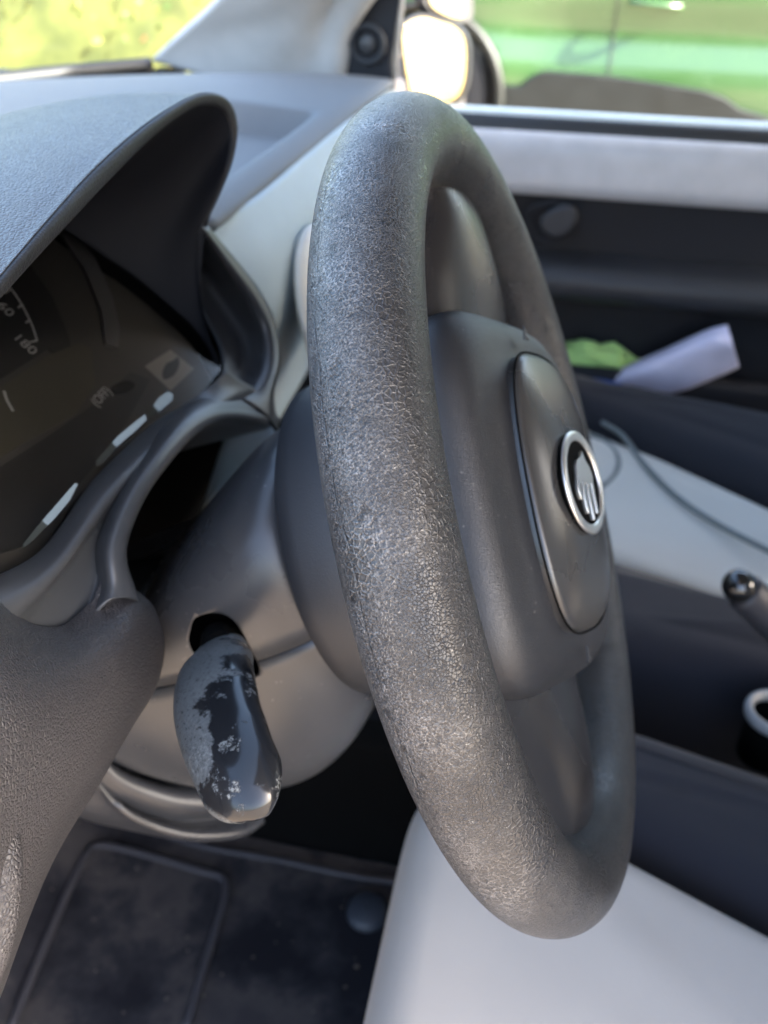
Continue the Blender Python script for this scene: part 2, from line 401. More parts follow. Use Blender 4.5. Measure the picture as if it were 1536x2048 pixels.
def spoke(angle, w0, w1, parent):
    """flat moulded arm from the hub to the rim; in section a broad face with rounded shoulders"""
    rot = Matrix.Rotation(angle, 4, 'Z'); ctrl = []
    for (y, w, zf, zb) in ((.05, w0*1.05, .003, -.040), (.085, w0, .004, -.036), (.115, w0*.90, .007, -.028), (.138, w1*.95, .008, -.020), (.152, w1, .006, -.014), (.166, w1*1.3, .004, -.010), (.172, w1*1.32, .0, -.006)):
        sec = []
        kf = max(0, min(1, (.160-y)/.06)); tl = -math.tan(R(9))*kf*(1 if abs(angle) < 4 else 0)
        for (c, s) in super_sec(1, 1, 1, 40, 2.15):
            v_ = rot @ Vector((c*w/2, y, (zf+zb)/2 + s*(zf-zb)/2)); v_.z -= tl*v_.x*(1 if abs(angle) != math.pi/2 else 0); sec.append(v_)
        ctrl.append(sec)
    cols = [curve([r[i] for r in ctrl], 30) for i in range(40)]
    rows = [[cols[i][j] for i in range(40)] for j in range(30)]
    return link('spoke', grid_mesh(rows, True), M_spoke, parent)
spoke(0, .108, .082, wheel); spoke(math.pi, .112, .092, wheel); spoke(-math.pi/2, .080, .046, wheel)

# airbag cover: domed pillow, deep sides
def pillow(ax, ay, z0, z1, zc, e=3.2, n=72, rnd=.016, cx=0, cy=0):
    rows = []
    prof = [(0.995, z0), (1.0, z0+.004)]
    hz = z1-rnd
    prof.append((1.0-.00, z0*.4+hz*.6))
    for k in range(7):
        q = k/6*math.pi/2; prof.append((1-(rnd/ax)*(1-math.cos(q)), hz+rnd*math.sin(q)))
    f0 = prof[-1][0]
    for f in (.9, .75, .6, .45, .3, .15, .03):
        prof.append((f0*f, z1+(zc-z1)*(1-f*f)))
    for f, z in prof:
        rows.append([Vector((cx+x*f, cy+y*f, z)) for x, y in super_sec(ax, ay, ay, n, e)])
    return grid_mesh(rows, True)
HT = Matrix.Translation((0, .0015, -.0070)) @ Matrix.Rotation(R(-11), 4, 'Y')      # the pad faces a little to the door side
bag = link('airbag_cover', pillow(.072, .0895, -.018, .026, .037, 4.0, rnd=.019), M_bag, wheel); bag.matrix_basis = HT
def bag_z(x, y): f = min(.95, ((abs(x)/.072)**4+(abs(y)/.091)**4)**.25); return .026+.011*(1-f*f)
prow = []
for f, dz in ((1.0, -.006), (1.0, -.0012), (.993, .0004), (.975, .0013), (.94, .0018), (.85, .0026), (.7, .0036), (.5, .0044), (.3, .0048), (.02, .005)):
    prow.append([Vector((x*f, y*f, bag_z(x*f, y*f)+dz)) for x, y in super_sec(.041, .065, .065, 90, 2.8)])
pan = link('inset_panel', grid_mesh(prow, True), M_gloss, bag)
gp_ = [Vector((x, y, bag_z(x, y)-.0001)) for x, y in super_sec(.0418, .0658, .0658, 90, 2.8)]
link('panel_groove', tube_mesh(gp_, .0005, 8, True), M_black, bag)
# badge
badge = link('badge', pillow(.0245, .0245, .033, .0385, .0392, 2.0, rnd=.001), M_black, wheel); badge.matrix_basis = HT @ Matrix.Translation((-.001, .0015, .0040)) @ Matrix.Diagonal((.93, .93, 1, 1))
ring = [Vector((.0235*math.cos(q), .0235*math.sin(q), .0392)) for q in (2*math.pi*k/96 for k in range(96))]
link('badge_ring', tube_mesh(ring, (lambda q: (.0011, .0026)), 14, True, upv=Vector((0, 0, 1))), M_chrome, badge)
def flat(name, pts, z, h, m, parent, bev=.0003): return prism(name, [Vector((x, y, z)) for x, y in pts], Vector((0, 0, h)), m, parent, bev, 2)
# winged arrow, drawn pointing up (+y): head and three-feather wing trailing to -y
def mir(p): return [(x, y) for x, y in p]
def feather(x0, y0, x1, y1, w0, w1, bend):
    P, Q = [], []
    for k in range(9):
        t_ = k/8; x = x0+(x1-x0)*t_+bend*math.sin(math.pi*t_); y = y0+(y1-y0)*t_; w = w0+(w1-w0)*t_
        P.append((x-w/2, y)); Q.append((x+w/2, y))
    return P+Q[::-1]
flat('winged_arrow_body', [(-.0105, .003), (-.0095, .0080), (-.006, .0112), (-.001, .0122), (.0025, .0155), (.0045, .0112), (.0085, .0080), (.0110, .003), (.0100, -.0008), (.004, -.0012), (-.003, -.0002), (-.0090, .0008)], .0388, .0018, M_chrome, badge)
for f in ((-.0088, .003, -.0100, -.0085, .0038, .0026, -.0018), (-.0034, .002, -.0044, -.0155, .0040, .0028, -.0014), (.0024, .001, .0018, -.0190, .0038, .0028, -.0008), (.0084, .002, .0082, -.0160, .0034, .0024, -.0002)):
    flat('feather', feather(*f), .0388, .0018, M_chrome, badge)
# two small moulded air bag marks
def mark(cx, cy, s, z):
    bm = bmesh.new()
    for pts in ([(-1, -1.6), (-.4, -1.6), (.6, 1.4), (0, 1.4)], [(.1, 1.8), (1.2, .4), (.8, .2), (-.1, 1.4)], [(.4, -.4), (1.4, -1.2), (1.1, -1.5), (.2, -.8)]):
        vs = [bm.verts.new((cx+x*s, cy+y*s, z)) for x, y in pts]; f = bm.faces.new(vs)
        r_ = bmesh.ops.extrude_face_region(bm, geom=[f]); bmesh.ops.translate(bm, verts=[v for v in r_['geom'] if isinstance(v, bmesh.types.BMVert)], vec=(0, 0, .0008))
    me = bpy.data.meshes.new('mesh'); bm.to_mesh(me); bm.free(); return me
link('moulded_mark', mark(0.0, -.0765, .0022, .0285), M_chrome if 0 else M_shroud, bag, smooth=False)
link('moulded_mark', mark(0.0, .0765, .0022, .0285), M_shroud, bag, smooth=False)
# shell behind the hub
rows = []
for (z, r_, e) in ((-.004, .066, 2.4), (-.02, .072, 2.4), (-.04, .078, 2.3), (-.062, .081, 2.2), (-.078, .081, 2.1), (-.086, .079, 2.1), (-.090, .073, 2.1), (-.090, .04, 2.0), (-.090, .005, 2.0)):
    rows.append([Vector((x, y, z)) for x, y in super_sec(r_, r_, r_, 72, e)])
link('hub_shell', grid_mesh(rows, True), M_shell, wheel)

# ================================================================ steering column
colm = thing('steering_column', 'dark grey plastic shroud round the steering column behind the wheel', 'steering column')
secs = ((-.094, .052, .062, .066), (-.098, .058, .069, .074), (-.110, .063, .070, .088), (-.130, .068, .061, .108), (-.155, .072, .046, .124), (-.185, .074, .028, .130), (-.215, .073, .012, .124), (-.250, .068, .006, .108), (-.30, .05, .004, .08))
def shroud(a0, a1, nm, m, gap):
    rows = []
    for s, a, hu, hd in secs:
        row = []
        for k in range(49):
            t_ = a0+gap+(a1-a0-2*gap)*k/48; c, sn = math.cos(t_), math.sin(t_); e = 2.9
            y = a*math.copysign(abs(c)**(2/e), c); w = (hu if sn > 0 else hd)*math.copysign(abs(sn)**(2/(e if sn > 0 else 2.2)), sn)
            row.append(cyl(s, y, w-.012))
        rows.append(row)
    cols = [curve([r_[i] for r_ in rows], 70) for i in range(49)]
    o = link(nm, grid_mesh([[cols[i][j] for i in range(49)] for j in range(70)]), m, colm)
    md = o.modifiers.new('s', 'SOLIDIFY'); md.thickness = .003; md.offset = 0
    return o
up_s = shroud(R(-2), R(182), 'upper_shroud', M_shroud, .004)
lo_s = shroud(R(-178), R(-2), 'lower_shroud', M_shroud, .004)
# slot for the stalk, cut through the near side
def pxcurve(pts, n, closed=True, **kw):
    c = curve([Vector((x, y, 0)) for x, y in pts], n, closed); return [at(p.x, p.y, **kw) for p in c]
slot = [(380, 1262), (390, 1236), (422, 1226), (456, 1232), (482, 1260), (503, 1300), (518, 1332), (516, 1350), (500, 1352), (474, 1338), (430, 1318), (390, 1306), (378, 1284)]
def slot_at(y): return pxcurve(slot, 48, True, Y=y)
bm = bmesh.new(); A_ = [bm.verts.new(p) for p in slot_at(-.125)]; B_ = [bm.verts.new(p) for p in slot_at(-.035)]
bm.faces.new(A_); bm.faces.new(B_[::-1])
for i in range(48): bm.faces.new((A_[i], B_[i], B_[(i+1) % 48], A_[(i+1) % 48]))
bmesh.ops.recalc_face_normals(bm, faces=bm.faces)
cm = bpy.data.meshes.new('cut'); bm.to_mesh(cm); bm.free(); cutter = bpy.data.objects.new('cutter', cm); col.objects.link(cutter)
for o in (up_s, lo_s):
    md = o.modifiers.new('b', 'BOOLEAN'); md.operation = 'DIFFERENCE'; md.object = cutter; md.solver = 'EXACT'; bake(o)
bpy.data.objects.remove(cutter)
core = [cyl(s, 0, -.03) for s in (-.10, -.30)]
link('column_core', tube_mesh(curve(core, 8), .038, 24), M_black, colm)

# indicator stalk
stalk = thing('indicator_stalk', 'glossy black indicator stalk with chalky worn coating, poking from the column slot', 'stalk')
P = [at(450, 1292, d=.408), at(436, 1320, d=.394), at(428, 1370, d=.372), at(438, 1440, d=.352), at(462, 1510, d=.336), at(488, 1570, d=.326), at(505, 1608, d=.321), at(514, 1630, d=.319), at(517, 1640, d=.3185)]
fine_ = curve(P, 900); acc = [0]
for p, q in zip(fine_, fine_[1:]): acc.append(acc[-1]+(q-p).length)
path = []; j_ = 0
for i in range(60):
    tgt = acc[-1]*math.sin(i/59*math.pi/2)
    while j_ < 899 and acc[j_] < tgt: j_ += 1
    path.append(fine_[j_])
last_q = [math.sin(i/59*math.pi/2) for i in range(60)]
def srad(q):
    q = math.sin(q*math.pi/2)
    w = [(0, .0085), (.06, .0112), (.22, .0150), (.45, .0158), (.65, .0152), (.8, .0145), (1, .0135)]
    for (a, ra), (b_, rb) in zip(w, w[1:]):
        if q <= b_: f = (q-a)/(b_-a); f = f*f*(3-2*f); r_ = ra+(rb-ra)*f; break
    if q > .84: r_ *= math.sqrt(max(0, 1-((q-.84)/.16)**2))*.98+.02
    return (r_*1.14, r_*.66)
side = M @ Vector((1, .35, .25))
me = tube_mesh(path, srad, 48, upv=side)
uv = me.uv_layers.new(name='UVMap'); ns = 48; nl = 60
for poly in me.polygons:
    for li in poly.loop_indices:
        vi = me.loops[li].vertex_index; j, i = divmod(vi, ns); uv.data[li].uv = (j/(nl-1), .5+.5*math.cos(2*math.pi*i/ns))
g_ = link('grip', me, M_stalk, stalk)
arm = tube_mesh(curve([cyl(-.155, -.03, -.03), at(440, 1275, d=.43), at(438, 1300, d=.40)], 10), .008, 16)
link('arm', arm, M_black, stalk)

# ================================================================ dashboard
dash = thing('dashboard', 'long blue grey grained dashboard with instrument binnacle and round vents', 'dashboard')
# top: height field with a shallow tray
nx, ny = 150, 150
def ws_x(y): return -.84+.25*max(0, (y-.35)/.6)**2.0 if y > .35 else -.84
rows = []
for j in range(ny):
    y = -.45+1.42*j/(ny-1); row = []
    zc_ = .080-(.045*max(0, (y-.5)/.45)**1.6 if y > .5 else 0)
    xc_ = -.2-(.045*max(0, (y-.5)/.45)**1.6 if y > .5 else 0)
    if y < .150: xc_ = -.40
    for i in range(nx):
        q = i/(nx-1); x = xc_+(ws_x(y)-xc_)*q
        qq = (x+.2)/(ws_x(y)+.2); z = zc_+.012*math.sin(max(0, min(qq*3, 1))*math.pi/2)-.035*qq*qq
        # tray
        tx = min((x+.335)/.006, (-.225-x)/.006); ty = min((y-.24)/.006, (.475-y)/.006)
        tr_ = max(0, min(1, tx, ty)); z -= .022*tr_
        if q < .03 and y > .15: z -= .006*(1-q/.03)**2
        row.append(Vector((x, y, z)))
    rows.append(row)
o = link('dash_top', grid_mesh(rows), M_dash, dash); md = o.modifiers.new('s', 'SOLIDIFY'); md.thickness = .004; md.offset = 1
# face toward the cabin
ringR = [at(x, y, s=-.15) for x, y in ((412, 448), (474, 520), (522, 584), (553, 650), (562, 720), (548, 790), (560, 870))]
def prof(Y, cx, cz):
    return [Vector((cx, Y, cz)), Vector((cx+.017, Y, cz-.035)), Vector((cx+.020, Y, cz-.075)), Vector((cx+.010, Y, cz-.115)), Vector((cx-.005, Y, cz-.155)), Vector((cx-.03, Y, cz-.21)), Vector((cx-.07, Y, cz-.30))]
c1 = [p.lerp(q, .45)+Vector((-.012, 0, 0)) for p, q in zip(ringR, prof(.19, -.2, .074))]
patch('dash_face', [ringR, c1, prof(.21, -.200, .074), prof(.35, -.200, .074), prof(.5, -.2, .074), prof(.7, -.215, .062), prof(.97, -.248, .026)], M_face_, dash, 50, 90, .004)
# instrument hood
E_ = [at(x, y, s=s) for x, y, s in ((-90, 1190, -.160), (-240, 1080, -.150), (-250, 880, -.132), (-120, 700, -.117))] + \
     [at(x, y, s=s) for x, y, s in ((0, 553, -.112), (100, 435, -.110), (200, 326, -.110), (300, 241, -.110), (382, 192, -.110), (425, 184, -.110), (458, 200, -.111), (474, 245, -.114), (467, 310, -.120), (443, 378, -.134), (410, 450, -.150))]
E_ = curve(E_, 90)
cen = cyl(-.14, -.01, .12)
def shrink(pts, k, ds, cw=0): 
    out = []
    for p in pts:
        c = N*(p.dot(N)) + Vector((0, cen.y, 0)) + W*(cen.dot(W)+cw); d_ = p-c; out.append(c+d_*(1-k/ d_.length)+N*ds)
    return out
def back(pts, dx, dz, spread):
    out = []
    n = len(pts)
    for i, p in enumerate(pts):
        u_ = i/(n-1); side_ = (p.y-cen.y)/.15
        out.append(Vector((p.x-dx, p.y+side_*spread, p.z+dz)))
    return out
lip_in = shrink(E_, .0075, -.0015)
patch('hood_lip', [shrink(E_, .0075, -.004), lip_in, shrink(E_, .0035, .0006), shrink(E_, .0012, .0003), shrink(E_, .0004, -.0012)], M_liph_, dash, 90, 16)
rows = [shrink(E_, .0006, -.0012), shrink(E_, .0, -.0008), shrink(E_, -.0006, -.0022), shrink(E_, -.0012, -.0045), back(shrink(E_, -.0025, -.006), .012, -.001, .001)]
for dx, dz, sp in ((.05, -.004, .004), (.10, -.014, .008), (.17, -.035, .016), (.26, -.068, .03), (.38, -.125, .05)):
    rows.append(back(shrink(E_, -.0025, -.006), dx, dz, sp))
cols_ = [[r_[i] for r_ in rows] for i in range(90)]
cc = []
for c_ in cols_:
    cc.append(curve(c_, 70))
o = link('instrument_hood', grid_mesh([[cc[i][j] for i in range(90)] for j in range(70)]), M_hood, dash)
# lens plane leans away at the top
NL = (N*math.cos(R(24)) + W*math.sin(R(24))).normalized(); L0 = cyl(-.163, .10, .075)
def onlens(px, py, off=0):
    r = ray(px, py); o_ = L0+NL*off; return CAM + r*((o_-CAM).dot(NL)/r.dot(NL))
def tolens(y, w, off=0):
    p = cyl(0, y, w); return p + N*((L0+NL*off-p).dot(NL)/N.dot(NL))
# inner wall down to the lens
Lc = curve([onlens(x, y) for x, y in ((-90, 1190), (-150, 1040), (-200, 800), (-200, 600), (-160, 430), (-60, 370), (20, 380), (75, 412), (125, 447), (175, 480), (225, 515), (280, 553), (340, 603), (405, 665), (447, 735))], 90)
in0 = shrink(E_, .0075, -.003)
rows = [in0, [p.lerp(q, .25)-N*.004 for p, q in zip(in0, Lc)], [p.lerp(q, .6)-N*.006 for p, q in zip(in0, Lc)], [p.lerp(q, .93)-N*.003 for p, q in zip(in0, Lc)], [q-N*.004 for q in Lc]]
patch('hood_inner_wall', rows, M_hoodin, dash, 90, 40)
# right hand cheek of the binnacle between the crest and the lens
cheek_in = [at(x, y, s=s) for x, y, s in ((330, 470, -.205), (380, 560, -.195), (410, 630, -.185), (440, 690, -.172), (447, 735, -.165), (436, 775, -.160), (420, 800, -.158))]
cr_in = [at(x, y, s=-.152) for x, y in ((398, 458), (452, 535), (498, 600), (527, 660), (533, 720), (515, 775), (490, 800))]
mid_ = [at(x, y, s=s) for x, y, s in ((370, 470, -.190), (425, 560, -.182), (462, 625, -.176), (487, 680, -.170), (490, 730, -.166), (474, 772, -.162), (455, 802, -.160))]
patch('binnacle_cheek', [cheek_in, mid_, cr_in, [p+N*.003 for p in [a.lerp(b, .5) for a, b in zip(cr_in, ringR)]], ringR], M_bezel, dash, 50, 40, .002)
# lower surround: ribs, strip, lip over the column
def row_(pts, s): return [at(x, y, s=s_) for (x, y), s_ in zip(pts, [s]*(len(pts)-2)+[s*.6-.153*.4, -.153])]
r0 = [(-90, 1190), (80, 1110), (190, 965), (300, 858), (395, 795), (450, 742)]
r1 = [(-60, 1225), (98, 1125), (206, 978), (318, 870), (412, 806), (478, 762)]
r2 = [(-20, 1262), (112, 1140), (222, 990), (334, 880), (425, 815), (500, 775)]
r3 = [(30, 1290), (124, 1150), (232, 1002), (345, 890), (436, 824), (512, 784)]
r4 = [(150, 1268), (190, 1168), (206, 1062), (278, 925), (396, 806), (540, 808)]
r5 = [(224, 1200), (228, 1176), (226, 1076), (294, 940), (408, 826), (547, 826)]
r6 = [(268, 1206), (262, 1184), (243, 1092), (307, 956), (424, 843), (552, 848)]
rows = [row_(r0, -.166), row_(r1, -.158), row_(r2, -.154), row_(r3, -.160), row_(r4, -.1600), row_(r5, -.1465), row_(r6, -.150), [p-N*.03 for p in row_(r6, -.150)], [p-N*.16 for p in row_(r6, -.150)]]
patch('column_surround', rows, M_surr_, dash, 80, 80, .0015)
# instrument face and lens
bot = curve([onlens(x, y) for x, y in ((447, 735), (395, 795), (300, 858), (190, 965), (80, 1110), (-60, 1215))], 60)
loop = Lc + bot[1:-1]
def fan(name, loop, m, parent, push):
    c = sum(loop, Vector())/len(loop); rows = [[c.lerp(p, f)+push for p in loop] for f in (.01, .5, 1.0)]
    return link(name, grid_mesh(rows, True), m, parent)
clus = fan('instrument_cluster', loop, M_cluster, dash, -NL*.012)
fan('lens', loop, M_lens, clus, -NL*.002)
FO = -.0118
def pxp(name, pts, m, ds=0, h=.0004, n=0):
    if n: pts = [(p.x, p.y) for p in curve([Vector((x, y, 0)) for x, y in pts], n, True)]
    return prism(name, [onlens(x, y, FO+ds) for x, y in pts], NL*h, m, clus, 0, 1, False)
def stroke(name, pts, w, m, ds=0, n=24):
    P_ = curve([onlens(x, y, FO+ds) for x, y in pts], n) if len(pts) > 2 else [onlens(x, y, FO+ds) for x, y in pts]
    return link(name, tube_mesh(P_, (.0003, w), 8, upv=NL), m, clus)
pxp('dial_plate', [(-120, 420), (0, 470), (54, 523), (104, 594), (137, 673), (150, 740), (95, 700), (60, 722), (0, 760), (-120, 800)], M_dialA)
pxp('dial_ring', [(120, 470), (167, 544), (200, 627), (208, 690), (232, 700), (236, 660), (222, 600), (190, 525), (140, 460)], M_ring_, .0004, .002)
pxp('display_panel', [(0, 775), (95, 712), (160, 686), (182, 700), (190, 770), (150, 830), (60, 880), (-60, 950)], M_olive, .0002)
pxp('dark_field', [(-40, 960), (100, 870), (200, 800), (260, 745), (300, 760), (250, 850), (190, 930), (60, 1090), (-40, 1120)], M_dialA, .0001)
stroke('scale', [(12, 566), (30, 588), (48, 617), (64, 650), (74, 680)], .0006, M_white, .0008)
for a_, b_ in (((74, 681), (61, 684)), ((60, 640), (52, 645)), ((44, 610), (36, 615)), ((22, 578), (10, 586))): stroke('tick', [a_, b_], .0005, M_white, .0008, 2)
def glint_strip(pts):  # bright strip shaped and angled to stand in for a sky reflection
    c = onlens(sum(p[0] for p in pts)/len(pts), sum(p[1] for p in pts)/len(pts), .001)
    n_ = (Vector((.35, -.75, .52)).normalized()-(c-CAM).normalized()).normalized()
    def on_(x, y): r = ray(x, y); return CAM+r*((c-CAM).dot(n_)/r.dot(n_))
    prism('lens_glint', [on_(x, y) for x, y in pts], -n_*.0008, M_glint_, clus, 0, 1, False)
glint_strip([(296, 826), (318, 795), (335, 783), (347, 788), (345, 800), (320, 822), (300, 836)])
glint_strip([(186, 928), (236, 872), (272, 842), (291, 828), (293, 840), (270, 862), (235, 892), (208, 925), (192, 934)])
glint_strip([(30, 1108), (75, 1052), (150, 966), (156, 968), (140, 1000), (108, 1038), (60, 1086)])
stroke('needle', [(8, 782), (14, 800), (26, 822)], .0008, M_white, .0012)
def text(name, body, px, py, size, m, parent, rot=0, off=0, ext=.0001):
    cu = bpy.data.curves.new(name, 'FONT'); cu.body = body; cu.size = size; cu.extrude = ext; cu.align_x = 'CENTER'; cu.align_y = 'CENTER'
    o = bpy.data.objects.new(name, cu); col.objects.link(o)
    xa = Vector((0, 1, 0)); ya = NL.cross(xa)
    mm = Matrix((xa, ya, NL)).transposed().to_4x4() @ Matrix.Rotation(rot, 4, 'Z'); mm.translation = onlens(px, py, FO+off)
    dg = bpy.context.evaluated_depsgraph_get(); me = bpy.data.meshes.new_from_object(o.evaluated_get(dg)); bpy.data.objects.remove(o)
    o = link(name, me, m, parent, False); o.matrix_world = mm; return o
text('figure', '160', 4, 612, .0085, M_white, clus, -math.pi/2, .0008)
text('figure', '180', 50, 688, .0085, M_white, clus, -math.pi/2, .0008)
text('warning_text', '(OFF)', 203, 793, .0072, M_white, clus, 0, .0008)
pxp('warning_lamp', [(222, 775), (250, 762), (268, 768), (262, 780), (232, 788)], M_black, .0006, n=24)
pxp('warning_square', [(289, 733), (340, 700), (387, 738), (341, 782)], M_sq_, .0006)
pxp('square_symbol', [(325, 745), (332, 728), (345, 722), (355, 715), (358, 730), (350, 748), (338, 757), (328, 758)], M_dialA, .0011, n=24)

# round vents
def vent(Y, Z, rad, X=-.178):
    c = Vector((X, Y, Z)); n_ = Vector((1, 0, .28)).normalized(); a = Vector((0, 1, 0)); b_ = n_.cross(a)
    ring = [c+a*math.cos(q)*rad+b_*math.sin(q)*rad for q in (2*math.pi*k/64 for k in range(64))]
    v = link('air_vent', tube_mesh(ring, (.005, .008), 16, True, upv=n_), M_vent, dash)
    rows = [[c+(p-c)*f+n_*h for p in ring] for f, h in ((.96, .002), (.9, -.004), (.80, -.005), (.55, .004), (.3, .008), (.02, .009))]
    link('vent_flap', grid_mesh(rows, True), M_ventin, v)
vent(.270, -.022, .058, -.160); vent(.86, -.035, .056, -.195)
# textured lower dash next to the column, its cut edge and the ledge by the door
def er(*pts): return [at(x, y, s=s_) for x, y, s_ in pts]
EE = [er((-70, 1165, -.158), (5, 1222, -.158), (60, 1262, -.158), (130, 1262, -.158), (182, 1212, -.157), (207, 1160, -.157), (262, 1186, -.155)),
 er((-75, 1185, -.150), (-5, 1245, -.149), (58, 1290, -.148), (136, 1290, -.149), (205, 1240, -.151), (240, 1192, -.152), (284, 1206, -.154)),
 er((-80, 1230, -.140), (-20, 1290, -.138), (60, 1335, -.137), (145, 1332, -.139), (220, 1285, -.143), (265, 1228, -.147), (302, 1232, -.153)),
 er((-100, 1340, -.130), (-40, 1370, -.129), (40, 1400, -.129), (125, 1400, -.133), (205, 1365, -.139), (265, 1310, -.146), (317, 1290, -.155)),
 er((-120, 1460, -.127), (-50, 1470, -.126), (30, 1480, -.127), (110, 1480, -.132), (180, 1450, -.139), (245, 1400, -.148), (300, 1370, -.158)),
 er((-130, 1600, -.126), (-70, 1590, -.126), (0, 1580, -.128), (70, 1570, -.133), (130, 1545, -.140), (195, 1500, -.150), (250, 1452, -.161)),
 er((-150, 1760, -.128), (-100, 1740, -.129), (-40, 1710, -.132), (25, 1680, -.138), (80, 1650, -.145), (135, 1600, -.155), (190, 1556, -.165)),
 er((-170, 1960, -.132), (-120, 1930, -.134), (-70, 1890, -.138), (-20, 1850, -.144), (30, 1810, -.151), (70, 1750, -.160), (112, 1680, -.170)),
 er((-200, 2220, -.142), (-160, 2200, -.143), (-110, 2160, -.147), (-70, 2100, -.153), (-40, 2040, -.160), (-5, 1960, -.169), (36, 1830, -.180))]
patch('lower_panel', EE, M_lower, dash, 80, 110, .003)
# black underside the panel wraps onto
edge = [e[-1] for e in EE]
patch('panel_return', [edge, [p+Vector((-.010, .006, -.004)) for p in edge], [p+Vector((-.04, .012, -.006)) for p in edge]], M_bezel, dash, 50, 10)
for k, (x, y, s_) in enumerate(((233, 1462, -.157), (207, 1510, -.160), (180, 1548, -.163), (172, 1575, -.164), (128, 1630, -.168))):
    c = at(x, y, s=s_); pts = [c+Vector((0, .003*math.cos(q), .005*math.sin(q)))+N*.001 for q in (2*math.pi*i/10 for i in range(10))]
    link('torn_edge', tube_mesh(curve([c+Vector((0, .001, .006)), c+Vector((.001, .004, 0)), c+Vector((0, .001, -.006))], 8), .0009, 8), M_shroud, dash)
# rounded ledge at the very left
pp = [at(x, y, d=d) for x, y, d in ((-70, 1500, .300), (-28, 1570, .292), (-6, 1640, .288), (4, 1720, .286), (2, 1800, .285), (-12, 1880, .285), (-40, 1960, .286), (-90, 2060, .29))]
link('door_side_ledge', tube_mesh(curve(pp, 60), .0062, 24), M_lower, dash)
# curved knee trim under the column
k0 = [at(x, y, d=d) for x, y, d in ((130, 1440, .50), (190, 1515, .51), (250, 1550, .52), (320, 1572, .53), (385, 1576, .54), (440, 1568, .55), (478, 1545, .56))]
k1 = [p+Vector((.012, -.004, -.008)) for p in k0]; k2 = [p+Vector((.002, -.005, -.022)) for p in k0]; k3 = [p+Vector((.016, -.008, -.030)) for p in k0]; k4 = [p+Vector((.006, -.004, -.040)) for p in k0]; k5 = [p+Vector((-.04, 0, -.045)) for p in k0]
patch('knee_trim', [[p+Vector((-.05, 0, 0)) for p in k0], k0, k1, k2, k3, k4, k5], M_bezel, dash, 60, 60, .002)
box('column_dark_plate', (-.315, -.13, -.26), (-.305, .42, .050), M_black, dash, 0)  # black plate added so the hole round the column stays dark
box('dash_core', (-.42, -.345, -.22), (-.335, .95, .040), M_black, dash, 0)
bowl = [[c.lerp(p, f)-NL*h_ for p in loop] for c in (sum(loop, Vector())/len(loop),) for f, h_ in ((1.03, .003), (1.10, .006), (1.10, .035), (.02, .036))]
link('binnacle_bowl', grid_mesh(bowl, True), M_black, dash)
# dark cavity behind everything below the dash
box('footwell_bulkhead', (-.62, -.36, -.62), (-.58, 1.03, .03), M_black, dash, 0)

# ================================================================ car body around the camera
body = thing('car_body', 'pale grey windscreen pillar and roof of the car the wheel belongs to', 'car body')
pl = [[at(310, 112, Y=.96), at(370, 55, Y=.93), at(440, -10, Y=.90), at(600, -180, Y=.84)],
      [at(400, 140, Y=.955), at(470, 60, Y=.93), at(540, -10, Y=.90), at(690, -180, Y=.84)],
      [at(490, 165, Y=.955), at(560, 80, Y=.935), at(625, -10, Y=.915), at(760, -180, Y=.86)],
      [at(600, 180, Y=.965), at(630, 100, Y=.955), at(668, -10, Y=.94), at(800, -180, Y=.88)],
      [at(672, 190, Y=.97), at(676, 120, Y=.962), at(700, 30, Y=.95), at(860, -180, Y=.90)],
      [at(684, 190, Y=.99), at(688, 120, Y=.985), at(712, 20, Y=.97), at(870, -180, Y=.92)]]
patch('windscreen_pillar', pl, M_pillar, body, 30, 40, .012)
wsb = [Vector((ws_x(y)-.03, y, .045 if y < .6 else .05)) for y in (-.36, 0, .3, .6, .8, .95)]
wst = [Vector((-.10, y, .42)) for y in (-.36, 0, .3, .6, .8, .92)]
patch('windscreen', [wsb, [a.lerp(b_, .5)+Vector((-.03, 0, .02)) for a, b_ in zip(wsb, wst)], wst], M_glass, body, 30, 20)
dr = box('unseen_door_blocker', (-.95, -.03, -.55), (0, .03, .02), M_dark, body, .02)  # unseen open door, added to block light from outside the driver side
dr.location = (-.36, -.44, 0); dr.rotation_euler = (0, 0, R(68))
link('screen_seal', tube_mesh(curve([p+Vector((.02, 0, -.008)) for p in wsb], 60), .012, 10), M_rubber, body)
box('roof', (-.10, -.43, .42), (1.6, 1.03, .45), M_ceil, body, .01)  # car roof out of view, put in to shade the cabin
box('front_side', (-.84, 1.03, -.66), (-.20, 1.06, -.02), M_rubber, body, .004)
box('rear_side', (.62, -.40, -.55), (1.6, -.36, .42), M_ceil, body, .01)
box('rear_side', (.75, 1.03, -.55), (1.6, 1.07, .42), M_ceil, body, .01)
box('rear_wall', (1.6, -.40, -.55), (1.64, 1.07, .10), M_ceil, body, .01)
box('cabin_floor', (-.62, -.36, -.66), (1.6, 1.03, -.645), M_dark, body, 0)
box('cowl', (-1.0, -.38, -.02), (-.84, 1.0, .022), M_rubber, body, .01)
patch('bonnet', [[Vector((x, y, z+.02*math.cos((y-.34)*1.6))) for y in (-.4, -.1, .34, .8, 1.06)] for x, z in ((-.98, .0), (-1.2, -.05), (-1.45, -.14), (-1.6, -.28))], M_sill, body, 30, 30, .01)

